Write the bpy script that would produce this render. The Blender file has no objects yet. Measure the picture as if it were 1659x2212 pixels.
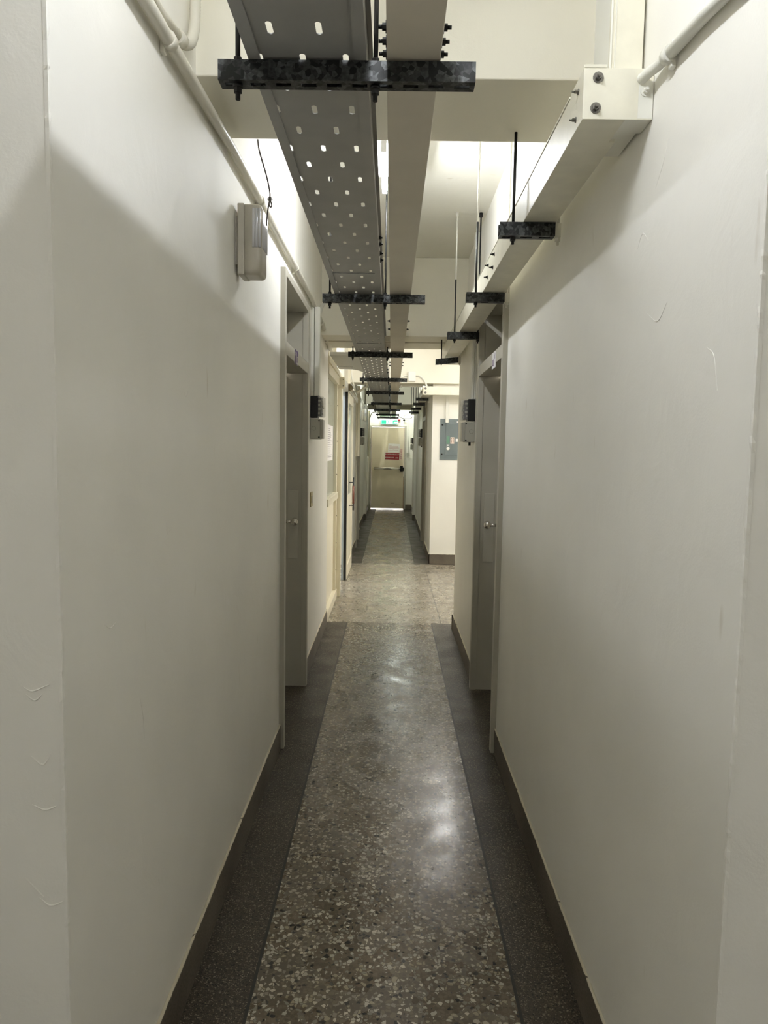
import bpy, bmesh, math, random
from mathutils import Vector, Matrix
random.seed(7)
S = bpy.context.scene
COL = S.collection
PI = math.pi

# ------------------------------------------------------------------ materials
def new_mat(name):
    m = bpy.data.materials.new(name); m.use_nodes = True
    nt = m.node_tree; b = nt.nodes['Principled BSDF']
    return m, nt, b

def N(nt, t, **kw):
    n = nt.nodes.new(t)
    for k, v in kw.items():
        if k in n.inputs: n.inputs[k].default_value = v
        else: setattr(n, k, v)
    return n

def mat(name, col, rough=.5, metal=0., bump=0., bscale=60., mottle=0., mscale=3., spec=.5):
    m, nt, b = new_mat(name)
    b.inputs['Base Color'].default_value = (*col, 1)
    b.inputs['Roughness'].default_value = rough
    b.inputs['Metallic'].default_value = metal
    b.inputs['Specular IOR Level'].default_value = spec
    tc = N(nt, 'ShaderNodeTexCoord')
    if mottle:
        no = N(nt, 'ShaderNodeTexNoise', Scale=mscale, Detail=5.)
        nt.links.new(tc.outputs['Object'], no.inputs['Vector'])
        r = N(nt, 'ShaderNodeValToRGB')
        r.color_ramp.elements[0].position = .3; r.color_ramp.elements[1].position = .7
        r.color_ramp.elements[0].color = (*[c*(1-mottle) for c in col], 1)
        r.color_ramp.elements[1].color = (*[min(1, c*(1+mottle)) for c in col], 1)
        nt.links.new(no.outputs['Fac'], r.inputs['Fac'])
        nt.links.new(r.outputs['Color'], b.inputs['Base Color'])
    if bump:
        no = N(nt, 'ShaderNodeTexNoise', Scale=bscale, Detail=4.)
        nt.links.new(tc.outputs['Object'], no.inputs['Vector'])
        bp = N(nt, 'ShaderNodeBump', Strength=bump, Distance=.004)
        nt.links.new(no.outputs['Fac'], bp.inputs['Height'])
        nt.links.new(bp.outputs['Normal'], b.inputs['Normal'])
    return m

def emit(name, col, st):
    m, nt, b = new_mat(name)
    b.inputs['Base Color'].default_value = (*col, 1)
    b.inputs['Emission Color'].default_value = (*col, 1)
    b.inputs['Emission Strength'].default_value = st
    return m

def paint(name, col, rough=.55):
    """old hand-trowelled wall paint: faint clouding, trowel ripples, a few scuffs"""
    m, nt, b = new_mat(name)
    b.inputs['Roughness'].default_value = rough
    b.inputs['Specular IOR Level'].default_value = .3
    tc = N(nt, 'ShaderNodeTexCoord')
    n1 = N(nt, 'ShaderNodeTexNoise', Scale=1.7, Detail=6.)
    nt.links.new(tc.outputs['Object'], n1.inputs['Vector'])
    r = N(nt, 'ShaderNodeValToRGB')
    r.color_ramp.elements[0].position = .28; r.color_ramp.elements[1].position = .72
    r.color_ramp.elements[0].color = (*[c*.94 for c in col], 1)
    r.color_ramp.elements[1].color = (*[min(1, c*1.03) for c in col], 1)
    nt.links.new(n1.outputs['Fac'], r.inputs['Fac'])
    # scuffs: sparse, stretched dark flecks
    mp = N(nt, 'ShaderNodeMapping'); mp.inputs['Scale'].default_value = (1, 2.2, .55)
    nt.links.new(tc.outputs['Object'], mp.inputs['Vector'])
    n2 = N(nt, 'ShaderNodeTexNoise', Scale=9., Detail=3., Roughness=.4)
    nt.links.new(mp.outputs['Vector'], n2.inputs['Vector'])
    r2 = N(nt, 'ShaderNodeValToRGB')
    r2.color_ramp.elements[0].position = .725; r2.color_ramp.elements[1].position = .79
    r2.color_ramp.elements[0].color = (1, 1, 1, 1); r2.color_ramp.elements[1].color = (.86, .84, .80, 1)
    nt.links.new(n2.outputs['Fac'], r2.inputs['Fac'])
    mx = N(nt, 'ShaderNodeMix', data_type='RGBA', blend_type='MULTIPLY')
    mx.inputs[0].default_value = 1.
    nt.links.new(r.outputs['Color'], mx.inputs[6]); nt.links.new(r2.outputs['Color'], mx.inputs[7])
    nt.links.new(mx.outputs[2], b.inputs['Base Color'])
    # relief: fine orange peel + broad trowel waves
    n3 = N(nt, 'ShaderNodeTexNoise', Scale=220., Detail=2.)
    n4 = N(nt, 'ShaderNodeTexNoise', Scale=6., Detail=4., Distortion=1.2)
    for n in (n3, n4): nt.links.new(tc.outputs['Object'], n.inputs['Vector'])
    b1 = N(nt, 'ShaderNodeBump', Strength=.10, Distance=.002)
    b2 = N(nt, 'ShaderNodeBump', Strength=.12, Distance=.02)
    nt.links.new(n3.outputs['Fac'], b1.inputs['Height'])
    nt.links.new(n4.outputs['Fac'], b2.inputs['Height'])
    nt.links.new(b1.outputs['Normal'], b2.inputs['Normal'])
    nt.links.new(b2.outputs['Normal'], b.inputs['Normal'])
    return m

def terrazzo(name, base, light, dark, scale, pl, pd, rough, edge=.10, spec=.5):
    """stone chips set in cement: one random tone per cell, chips shrunk from the cell edge"""
    m, nt, b = new_mat(name)
    tc = N(nt, 'ShaderNodeTexCoord')
    wob = N(nt, 'ShaderNodeTexNoise', Scale=scale*.8, Detail=2.)
    nt.links.new(tc.outputs['Object'], wob.inputs['Vector'])
    add = N(nt, 'ShaderNodeMix', data_type='RGBA', blend_type='LINEAR_LIGHT')
    add.inputs[0].default_value = .006*90/scale
    nt.links.new(tc.outputs['Object'], add.inputs[6]); nt.links.new(wob.outputs['Color'], add.inputs[7])
    v1 = N(nt, 'ShaderNodeTexVoronoi', Scale=scale, feature='F1')
    v2 = N(nt, 'ShaderNodeTexVoronoi', Scale=scale, feature='DISTANCE_TO_EDGE')
    for v in (v1, v2): nt.links.new(add.outputs[2], v.inputs['Vector'])
    sep = N(nt, 'ShaderNodeSeparateColor')
    nt.links.new(v1.outputs['Color'], sep.inputs['Color'])
    ramp = N(nt, 'ShaderNodeValToRGB'); cr = ramp.color_ramp; cr.interpolation = 'CONSTANT'
    cr.elements[0].position = 0; cr.elements[0].color = (*dark, 1)
    cr.elements[1].position = pd; cr.elements[1].color = (*[x*.8 for x in base], 1)
    for p, c in ((pd+(1-pd-pl)*.5, [x*1.25 for x in base]), (1-pl, [x*.55 for x in light]), (1-pl*.75, light), (1-pl*.35, [light[0]*.75, light[1]*.72, light[2]*.62]), (1-pl*.15, [x*1.25 for x in light])):
        e = cr.elements.new(p); e.color = (*c, 1)
    nt.links.new(sep.outputs['Red'], ramp.inputs['Fac'])
    # per-cell shrink so chips come in several sizes
    sz = N(nt, 'ShaderNodeMath', operation='MULTIPLY_ADD'); sz.inputs[1].default_value = edge*1.6; sz.inputs[2].default_value = edge*.35
    nt.links.new(sep.outputs['Green'], sz.inputs[0])
    gt = N(nt, 'ShaderNodeMath', operation='GREATER_THAN')
    nt.links.new(v2.outputs['Distance'], gt.inputs[0]); nt.links.new(sz.outputs[0], gt.inputs[1])
    # cement tone with wear clouds
    n1 = N(nt, 'ShaderNodeTexNoise', Scale=2.3, Detail=6.)
    nt.links.new(tc.outputs['Object'], n1.inputs['Vector'])
    r1 = N(nt, 'ShaderNodeValToRGB')
    r1.color_ramp.elements[0].position = .3; r1.color_ramp.elements[1].position = .7
    r1.color_ramp.elements[0].color = (*[x*.75 for x in base], 1); r1.color_ramp.elements[1].color = (*[x*1.2 for x in base], 1)
    nt.links.new(n1.outputs['Fac'], r1.inputs['Fac'])
    mx = N(nt, 'ShaderNodeMix', data_type='RGBA')
    nt.links.new(gt.outputs[0], mx.inputs[0]); nt.links.new(r1.outputs['Color'], mx.inputs[6]); nt.links.new(ramp.outputs['Color'], mx.inputs[7])
    nt.links.new(mx.outputs[2], b.inputs['Base Color'])
    b.inputs['Specular IOR Level'].default_value = spec
    # polish: worn patches, streaks
    n2 = N(nt, 'ShaderNodeTexNoise', Scale=5., Detail=5.)
    nt.links.new(tc.outputs['Object'], n2.inputs['Vector'])
    mr = N(nt, 'ShaderNodeMapRange'); mr.inputs['From Min'].default_value = .3; mr.inputs['From Max'].default_value = .7
    mr.inputs['To Min'].default_value = rough-.08; mr.inputs['To Max'].default_value = rough+.16
    nt.links.new(n2.outputs['Fac'], mr.inputs['Value']); nt.links.new(mr.outputs['Result'], b.inputs['Roughness'])
    n3 = N(nt, 'ShaderNodeTexNoise', Scale=scale*.35, Detail=3.)
    nt.links.new(tc.outputs['Object'], n3.inputs['Vector'])
    bp = N(nt, 'ShaderNodeBump', Strength=.16, Distance=.003)
    nt.links.new(n3.outputs['Fac'], bp.inputs['Height']); nt.links.new(bp.outputs['Normal'], b.inputs['Normal'])
    return m

def skirting_mat():
    """washed granolithic skirting, cream wall paint flaking along its top edge"""
    m, nt, b = new_mat('skirting')
    b.inputs['Roughness'].default_value = .5
    tc = N(nt, 'ShaderNodeTexCoord')
    n1 = N(nt, 'ShaderNodeTexNoise', Scale=170., Detail=3.)
    n2 = N(nt, 'ShaderNodeTexNoise', Scale=30., Detail=4.)
    n0 = N(nt, 'ShaderNodeTexNoise', Scale=3., Detail=5.)
    for n in (n0, n1, n2): nt.links.new(tc.outputs['Object'], n.inputs['Vector'])
    r = N(nt, 'ShaderNodeValToRGB')
    r.color_ramp.elements[0].position = .35; r.color_ramp.elements[1].position = .68
    r.color_ramp.elements[0].color = (.075, .060, .045, 1); r.color_ramp.elements[1].color = (.22, .19, .15, 1)
    mixf = N(nt, 'ShaderNodeMath', operation='MULTIPLY_ADD'); mixf.inputs[1].default_value = .55; 
    nt.links.new(n0.outputs['Fac'], mixf.inputs[0])
    h = N(nt, 'ShaderNodeMath', operation='MULTIPLY'); h.inputs[1].default_value = .45
    nt.links.new(n1.outputs['Fac'], h.inputs[0]); nt.links.new(h.outputs[0], mixf.inputs[2])
    nt.links.new(mixf.outputs[0], r.inputs['Fac'])
    sx = N(nt, 'ShaderNodeSeparateXYZ'); nt.links.new(tc.outputs['Object'], sx.inputs[0])
    a = N(nt, 'ShaderNodeMath', operation='MULTIPLY_ADD'); a.inputs[1].default_value = .016
    nt.links.new(n2.outputs['Fac'], a.inputs[0]); nt.links.new(sx.outputs['Z'], a.inputs[2])
    g = N(nt, 'ShaderNodeMath', operation='GREATER_THAN'); g.inputs[1].default_value = (.1370)
    nt.links.new(a.outputs[0], g.inputs[0])
    mx = N(nt, 'ShaderNodeMix', data_type='RGBA'); mx.inputs[7].default_value = (.62, .58, .46, 1)
    nt.links.new(g.outputs[0], mx.inputs[0]); nt.links.new(r.outputs['Color'], mx.inputs[6])
    nt.links.new(mx.outputs[2], b.inputs['Base Color'])
    return m

def galv(name, a, bcol, rough=.42, metal=.75, scale=55):
    """spangled galvanised steel"""
    m, nt, b = new_mat(name)
    tc = N(nt, 'ShaderNodeTexCoord')
    v = N(nt, 'ShaderNodeTexVoronoi', Scale=float(scale))
    nt.links.new(tc.outputs['Object'], v.inputs['Vector'])
    n = N(nt, 'ShaderNodeTexNoise', Scale=scale*1.6, Detail=4.)
    nt.links.new(tc.outputs['Object'], n.inputs['Vector'])
    se = N(nt, 'ShaderNodeSeparateColor'); nt.links.new(v.outputs['Color'], se.inputs[0])
    ad = N(nt, 'ShaderNodeMath', operation='MULTIPLY'); nt.links.new(se.outputs['Red'], ad.inputs[0]); nt.links.new(n.outputs['Fac'], ad.inputs[1])
    r = N(nt, 'ShaderNodeValToRGB')
    r.color_ramp.elements[0].position = .08; r.color_ramp.elements[1].position = .6
    r.color_ramp.elements[0].color = (*a, 1); r.color_ramp.elements[1].color = (*bcol, 1)
    nt.links.new(ad.outputs[0], r.inputs['Fac']); nt.links.new(r.outputs['Color'], b.inputs['Base Color'])
    b.inputs['Metallic'].default_value = metal; b.inputs['Roughness'].default_value = rough
    return m

def glassy(name, col, rough=.05, alpha=.35):
    m, nt, b = new_mat(name)
    b.inputs['Base Color'].default_value = (*col, 1); b.inputs['Roughness'].default_value = rough
    b.inputs['Alpha'].default_value = alpha
    return m

WALLC = (.858, .842, .786)
M = {}
M['wall'] = paint('wall_paint', WALLC)
M['ceil'] = paint('ceiling_paint', (.865, .85, .775))
M['beam'] = paint('beam_paint', (.84, .815, .715))
M['terr'] = terrazzo('terrazzo_field', (.128, .103, .071), (.43, .395, .32), (.020, .019, .016), 80., .42, .09, .225, .085)
M['terr2'] = terrazzo('terrazzo_lobby', (.25, .215, .165), (.52, .485, .40), (.05, .045, .035), 80., .38, .06, .22, .075)
M['terrb'] = terrazzo('terrazzo_border', (.054, .043, .031), (.22, .185, .135), (.009, .008, .006), 230., .30, .14, .40, .10, .36)
M['strip'] = mat('dark_strip', (.018, .016, .013), .5)
M['skirt'] = skirting_mat()
M['frame'] = mat('door_paint', (.455, .435, .37), .42, mottle=.05, mscale=5, bump=.05, bscale=90)
M['plate'] = mat('cover_plate_paint', (.53, .51, .44), .38)
M['leaf'] = mat('door_leaf_paint', (.49, .47, .40), .42, mottle=.06, mscale=4)
M['gap'] = mat('dark_gap', (.01, .009, .008), .8)
M['steel'] = mat('brushed_steel', (.72, .69, .64), .22, 1.)
M['tray'] = mat('grey_tray_coat', (.33, .33, .32), .42, .2, mottle=.06, mscale=12)
M['branch'] = mat('tray_coat_floor_lit', (.50, .50, .47), .42, .1)  # tray coat made paler, light reflected off the floor painted in
M['strut'] = galv('dark_galvanised', (.012, .0125, .012), (.095, .10, .10), .46, .6, 85)
M['rod'] = mat('black_threaded_rod', (.022, .021, .019), .5, .6)
M['whiterod'] = mat('painted_rod', (.66, .64, .56), .5)
M['duct'] = mat('duct_cream', (.60, .555, .47), .42, mottle=.04, mscale=6)
M['trunk'] = mat('trunking_cream', (.74, .715, .60), .36, mottle=.06, mscale=14)
M['race'] = mat('white_raceway', (.78, .775, .71), .4)
M['pvc'] = mat('pvc_conduit', (.70, .675, .585), .38, mottle=.03, mscale=20)
M['bolt'] = mat('bolt_steel', (.20, .19, .17), .35, .9)
M['boltdark'] = mat('bolt_black', (.02, .02, .018), .45, .5)
M['black'] = mat('black_plastic', (.006, .006, .007), .35)
M['clear'] = glassy('clear_cover', (.72, .71, .69), .06, .24)
M['darkgrey'] = mat('dark_grey_plastic', (.055, .055, .06), .4)
M['boxgrey'] = mat('grey_box_plastic', (.44, .43, .37), .45)
M['oldplastic'] = mat('aged_plastic', (.47, .44, .365), .4, mottle=.09, mscale=9)
M['lens'] = mat('ribbed_lens', (.62, .62, .64), .15)
M['cream'] = mat('cream_aluminium', (.80, .75, .60), .36, mottle=.02, mscale=8)
M['creamd'] = mat('cream_panel', (.85, .80, .66), .42)
M['glass'] = glassy('partition_glass', (.42, .46, .42), .12, .78)
M['blind'] = mat('blind_fabric', (.80, .80, .82), .8)
M['paper'] = mat('paper', (.80, .78, .78), .7)
M['ink'] = mat('ink_purple', (.10, .05, .16), .6)
M['lilac'] = mat('lilac_plate', (.46, .44, .48), .5)
M['inkred'] = mat('ink_faded_red', (.50, .30, .32), .6)
M['inkgrey'] = mat('ink_grey', (.35, .33, .34), .6)
M['red'] = mat('sign_red', (.27, .006, .012), .45)
M['white'] = mat('white_paint', (.82, .81, .78), .5)
M['firedoor'] = mat('fire_door_paint', (.70, .62, .475), .42, mottle=.05, mscale=3)
M['rust'] = mat('rusty_edge', (.24, .13, .06), .7, mottle=.3, mscale=30)
M['panel'] = mat('slate_blue_panel', (.135, .165, .17), .42, mottle=.04, mscale=10)
M['green'] = mat('green_label', (.10, .22, .15), .5)
M['peach'] = mat('peach_label', (.74, .62, .54), .6)
M['brown'] = mat('brown_ink', (.14, .07, .045), .6)
M['wood'] = mat('red_wood_grip', (.16, .045, .025), .4)
M['bronze'] = mat('bronze', (.20, .16, .09), .35, .8)
M['tube'] = emit('fluorescent_tube', (.93, .96, 1.), 92.)
M['tube_lobby'] = emit('fluorescent_tube_lobby', (.98, .965, .93), 68.)
M['tube_hall'] = emit('fluorescent_tube_hall', (.95, .965, 1.), 36.)
M['tube_end'] = emit('fluorescent_tube_end', (.93, 1., .95), 100.)
M['fixt'] = mat('fixture_white', (.80, .80, .80), .35)
M['exitg'] = emit('exit_green', (.02, .72, .22), .55)
M['exitw'] = emit('exit_white', (.55, 1., .82), .55)
M['bluetrim'] = mat('pale_blue_edge', (.50, .56, .62), .4)
M['cable'] = mat('grey_cable', (.10, .09, .075), .5)
M['brass'] = mat('brass_plate', (.42, .35, .18), .4, .5)

# ------------------------------------------------------------------ mesh helpers
class MB:
    def __init__(s): s.bm = bmesh.new(); s.mi = 0
    def box(s, x0, x1, y0, y1, z0, z1, bev=0.):
        if x0 > x1: x0, x1 = x1, x0
        if y0 > y1: y0, y1 = y1, y0
        if z0 > z1: z0, z1 = z1, z0
        r = bmesh.ops.create_cube(s.bm, size=1., matrix=Matrix.Translation(((x0+x1)/2, (y0+y1)/2, (z0+z1)/2)) @ Matrix.Diagonal((x1-x0, y1-y0, z1-z0, 1)))
        fs = {f for v in r['verts'] for f in v.link_faces}
        for f in fs: f.material_index = s.mi
        if bev:
            es = list({e for v in r['verts'] for e in v.link_edges})
            bmesh.ops.bevel(s.bm, geom=es, offset=bev, segments=3 if bev > .006 else 2, profile=.5, affect='EDGES')
        return s
    def cyl(s, p0, p1, r0, n=12, r1=None, cap=True):
        r1 = r0 if r1 is None else r1
        p0, p1 = Vector(p0), Vector(p1); d = p1-p0
        q = Vector((0, 0, 1)).rotation_difference(d.normalized()).to_matrix().to_4x4()
        r = bmesh.ops.create_cone(s.bm, cap_ends=cap, segments=n, radius1=r0, radius2=r1, depth=d.length, matrix=Matrix.Translation((p0+p1)/2) @ q)
        for f in {f for v in r['verts'] for f in v.link_faces}:
            f.material_index = s.mi; f.smooth = len(f.verts) == 4 and n > 6
        return s
    def ball(s, c, r, sx=1, sy=1, sz=1, n=16):
        R = bmesh.ops.create_uvsphere(s.bm, u_segments=n, v_segments=n//2+2, radius=r, matrix=Matrix.Translation(c) @ Matrix.Diagonal((sx, sy, sz, 1)))
        for f in {f for v in R['verts'] for f in v.link_faces}: f.smooth = True; f.material_index = s.mi
        return s
    def tube(s, pts, r, n=12, ribs=0.):
        pts = [Vector(p) for p in pts]; rings = []
        up = Vector((.13, .21, .97)).normalized()
        for i, p in enumerate(pts):
            t = (pts[min(i+1, len(pts)-1)]-pts[max(i-1, 0)]).normalized()
            a = t.cross(up).normalized(); b = t.cross(a)
            rr = r*(1+(ribs if i % 2 else 0))
            rings.append([s.bm.verts.new(p+rr*(math.cos(2*PI*k/n)*a+math.sin(2*PI*k/n)*b)) for k in range(n)])
        for A, B in zip(rings, rings[1:]):
            for k in range(n):
                f = s.bm.faces.new((A[k], A[(k+1) % n], B[(k+1) % n], B[k])); f.smooth = True; f.material_index = s.mi
        for R in (rings[0], rings[-1]): s.bm.faces.new(R).material_index = s.mi
        return s
    def poly(s, pts):
        f = s.bm.faces.new([s.bm.verts.new(p) for p in pts]); f.material_index = s.mi; return s
    def prism(s, pts, axis, a, b):
        """2-D outline extruded along an axis"""
        def P(u, v, w): return {'x': (w, u, v), 'y': (u, w, v), 'z': (u, v, w)}[axis]
        A = [s.bm.verts.new(P(u, v, a)) for u, v in pts]; B = [s.bm.verts.new(P(u, v, b)) for u, v in pts]
        n = len(pts)
        fs = [s.bm.faces.new(A), s.bm.faces.new(B[::-1])]
        fs += [s.bm.faces.new((A[i], B[i], B[(i+1) % n], A[(i+1) % n])) for i in range(n)]
        for f in fs: f.material_index = s.mi
        return s
    def build(s, name, m, parent=None, flat=False):
        bmesh.ops.recalc_face_normals(s.bm, faces=s.bm.faces)
        me = bpy.data.meshes.new(name)
        s.bm.to_mesh(me); s.bm.free()
        for x in (m if isinstance(m, (list, tuple)) else [m]): me.materials.append(M[x])
        o = bpy.data.objects.new(name, me); COL.objects.link(o)
        if parent is not None:
            o.parent = parent; o.matrix_parent_inverse = Matrix.Translation(-Vector(parent.location))
        return o

def curve_pts(ctrl, n=10):
    """Catmull-Rom through the control points"""
    P = [Vector(p) for p in ctrl]; P = [2*P[0]-P[1]]+P+[2*P[-1]-P[-2]]; out = []
    for i in range(1, len(P)-2):
        for k in range(n):
            t = k/n; a, b, c, d = P[i-1], P[i], P[i+1], P[i+2]
            out.append(.5*((2*b)+(c-a)*t+(2*a-5*b+4*c-d)*t*t+(3*b-a-3*c+d)*t**3))
    return out+[P[-2]]

def tag(o, label=None, cat=None, group=None, kind=None):
    if label: o['label'] = label
    if cat: o['category'] = cat
    if group: o['group'] = group
    if kind: o['kind'] = kind
    return o
def thing(name, loc, label, cat, group=None, kind=None):
    o = bpy.data.objects.new(name, None); COL.objects.link(o); o.location = loc; o.empty_display_size = .05
    return tag(o, label, cat, group, kind)
def struct(mb, name, m, label=None):
    o = mb.build(name, m); o['kind'] = 'structure'
    if label: o['label'] = label
    return o
def copy_thing(o, delta, label):
    c = o.copy(); COL.objects.link(c); c.location = Vector(o.location)+Vector(delta); c['label'] = label
    for ch in [x for x in COL.objects if x.parent == o]:
        d = ch.copy(); COL.objects.link(d); d.parent = c
        for g in [x for x in COL.objects if x.parent == ch]:
            e = g.copy(); COL.objects.link(e); e.parent = d
    return c

# ------------------------------------------------------------------ room dimensions (metres; camera stands over the origin, looks along +Y)
XL, XR = -.555, .56          # passage walls
FXL, FXR = -.555, .54
FXL2 = -.60        # walls of the further passage
H = 3.0
Y0, Y1 = 1.18, 6.2           # mouth and end of the first passage
Y2 = 9.65                    # end of the lobby
YE = 18.35                   # fire door wall
D1 = (3.55, 4.575); D2 = (11.08, 12.10); D3 = (16.05, 17.05)
DH = 2.425

def wall_with_doors(mb, x0, x1, ya, yb, doors):
    y = ya
    for d0, d1 in doors:
        mb.box(x0, x1, y, d0, 0, H); mb.box(x0, x1, d0, d1, DH, H); y = d1
    mb.box(x0, x1, y, yb, 0, H)

def plaster_edge(mb, x, y, s, z0, z1, amp):
    """lumpy hand-finished arris running up a wall corner"""
    rnd = random.Random(int(abs(x)*1000)); rings = []; z = z0
    while z < z1:
        r = amp*(.35+rnd.random()**2*1.1)
        rings.append([mb.bm.verts.new(p) for p in ((x+s*.006, y-.0008, z), (x-s*r*.5, y-r, z), (x-s*r*.9, y+r*.3, z), (x-s*.0006, y+.008, z))]); z += .006+rnd.random()*.010
    for A, B in zip(rings, rings[1:]):
        for k in range(3): mb.bm.faces.new((A[k], A[k+1], B[k+1], B[k]))
def trowel(mb, pts, r):
    pts = curve_pts(pts, 8); n = len(pts)
    for i, (a, b2) in enumerate(zip(pts, pts[1:])):
        q = math.sin(PI*(i+.5)/n); mb.cyl(a, b2, r*(.25+.75*q), 6, cap=False)
def front_arcs(mb, y, arcs):
    for (x0, z0), (x1, z1), (x2, z2) in arcs: trowel(mb, [(x0, y, z0), (x1, y, z1), (x2, y, z2)], .0017)
w = MB(); wall_with_doors(w, -.80, XL, Y0, Y1, [D1]); w.box(-1.7, -.80, Y0, Y0+.1, 0, H)
plaster_edge(w, XL, Y0, -1, 0, H, .0024)
front_arcs(w, Y0, [((-.622, 1.135), (-.606, 1.128), (-.577, 1.140)), ((-.618, 1.122), (-.603, 1.112), (-.590, 1.122)), ((-.612, 1.013), (-.592, .998), (-.578, 1.016)), ((-.612, .926), (-.590, .917), (-.570, .924)), ((-.628, .792), (-.608, .770), (-.596, .757)), ((-.604, .756), (-.585, .742), (-.562, .750))])
for a in ([(XL, 1.36, 1.20), (XL, 1.39, 1.185), (XL, 1.42, 1.19)], [(XL, 1.9, 1.70), (XL, 1.93, 1.68), (XL, 1.95, 1.70)], [(XL, 1.75, 1.36), (XL, 1.76, 1.33), (XL, 1.80, 1.34)], [(XL, 1.55, .99), (XL, 1.57, .93), (XL, 1.575, .88)]): trowel(w, a, .0010)
struct(w, 'wall_left', 'wall')
w = MB(); wall_with_doors(w, XR, .80, Y0-.06, 6.08, [D1]); w.box(.80, 1.7, Y0-.06, Y0+.04, 0, H); w.box(.80, 3.3, 5.98, 6.08, 0, H)
plaster_edge(w, XR, Y0-.06, 1, 0, H, .0026)
for a in ([(XR, 1.70, 2.02), (XR, 1.67, 2.045), (XR, 1.63, 2.02)], [(XR, 1.62, 1.86), (XR, 1.55, 1.83), (XR, 1.50, 1.86)], [(XR, 1.60, 2.12), (XR, 1.56, 2.16), (XR, 1.54, 2.20)], [(XR, 1.30, 1.74), (XR, 1.27, 1.72), (XR, 1.25, 1.66)]): trowel(w, a, .0010)
struct(w, 'wall_right', 'wall')
w = MB(); wall_with_doors(w, -.82, FXL, 9.42, 12.75, [D2]); wall_with_doors(w, -.82, FXL2, 12.75, YE, [D3]); struct(w, 'wall_left_far', 'wall')
w = MB(); wall_with_doors(w, FXR, .80, Y2, YE, [D2, D3]); struct(w, 'wall_right_far', 'wall')
w = MB().box(.80, 3.3, Y2, Y2+.12, 0, H); struct(w, 'wall_lobby', 'wall')
w = MB().box(3.2, 3.3, 6.08, Y2, 0, H); struct(w, 'wall_lobby_end', 'wall')
w = MB().box(-1.7, -1.6, -2.6, Y0, 0, H).box(1.6, 1.7, -2.6, Y0-.06, 0, H).box(-1.7, 1.7, -2.7, -2.6, 0, H)
struct(w, 'wall_back', 'wall')
w = MB().box(-.82, -.53, YE, YE+.15, 0, H).box(.335, .80, YE, YE+.15, 0, H).box(-.53, .335, YE, YE+.15, 2.135, H)
struct(w, 'wall_far', 'wall')
# side room behind the glazed partition
w = MB().box(-3.1, -.80, Y1-.1, Y1, 0, H).box(-3.2, -3.1, Y1, 9.52, 0, H).box(-3.1, -.82, 9.42, 9.52, 0, H)
struct(w, 'wall_side_room', 'wall')
c = MB().box(-3.2, 3.3, -2.7, YE+.15, H, H+.1); struct(c, 'ceiling', 'ceil')
# outdoor landing beyond the fire door
# floor: one mesh, terrazzo field and darker borders
fl = MB()
def fq(x0, x1, y0, y1, mi):
    fl.mi = mi; fl.box(x0, x1, y0, y1, -.08, 0)
SL, SR = -.372, .383
YA, YB = 6.27, 9.56
fq(-1.7, SL, -2.7, YA, 2); fq(SL, SR, -2.7, YA, 0); fq(SR, 1.7, -2.7, YA-.19, 2); fq(SR, .8, YA-.19, YA, 2)
fq(-3.2, 3.3, YA, YB, 1); fq(.8, 3.3, YA-.19, YA, 1); fq(-3.2, -1.7, Y1-.1, YA, 1)
fq(-.82, -.383, YB, YE+.15, 2); fq(-.383, .338, YB, YE+.15, 0); fq(.338, 3.3, YB, YE+.15, 2)
fq(-1., 1., YE+.15, YE+1.2, 1)
struct(fl, 'floor', ['terr', 'terr2', 'terrb'])
t = MB()
for x in (SL, SR): t.box(x-.0046, x+.0046, -2.6, YA, -.01, .0006)
t.box(.466, .471, YA, YB-.04, -.01, .0006)
for x in (-.383, .338): t.box(x-.003, x+.003, YB, 14.4, -.01, .0006); t.box(x-.003, x+.003, 15.7, YE, -.01, .0006)
t.box(XL, SL, YA-.0025, YA+.0025, -.01, .0006); t.box(SR, .545, YA-.0025, YA+.0025, -.01, .0006)
for yy in (7.15, 8.2): t.box(-.53, 3.2, yy-.0018, yy+.0018, -.01, .0005)
struct(t, 'trim_1', 'strip')
# skirtings
b = MB()
for a, e in ((Y0+.002, D1[0]-.002), (D1[1]+.002, Y1-.002)): b.box(XL+.0003, XL+.0095, a, e, 0, .132, .002)
struct(b, 'baseboard_left', 'skirt')
b = MB()
for a, e in ((Y0-.05, D1[0]-.002), (D1[1]+.002, 6.08)): b.box(XR-.0003, XR-.0085, a, e, 0, .132, .002)
b.box(XR-.014, 3.2, 6.0803, 6.094, 0, .132, .002)
struct(b, 'baseboard_right', 'skirt')
b = MB()
for a, e in ((9.45, D2[0]), (D2[1], 12.75)): b.box(FXL, FXL+.014, a, e, 0, .132)
for a, e in ((12.76, 15.48), (17.05, YE)): b.box(FXL2, FXL2+.014, a, e, 0, .132)
b.box(FXL2+.002, FXL2+.054, 15.487, 15.5, 0, .132).box(FXL2+.054, FXL2+.066, 15.487, 16.045, 0, .132)
struct(b, 'baseboard_left_far', 'skirt')
b = MB()
for a, e in ((Y2-.014, D2[0]), (D2[1], 15.5), (17.05, YE)): b.box(FXR, FXR-.014, a, e, 0, .132)
b.box(FXR-.014, 3.2, Y2-.014, Y2, 0, .132, .002)
b.box(FXR-.054, FXR-.002, 15.487, 15.5, 0, .132).box(FXR-.054, FXR-.066, 15.487, 16.05, 0, .132)
b.box(.375, FXR, YE-.014, YE, 0, .132)
struct(b, 'baseboard_right_far', 'skirt')
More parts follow.
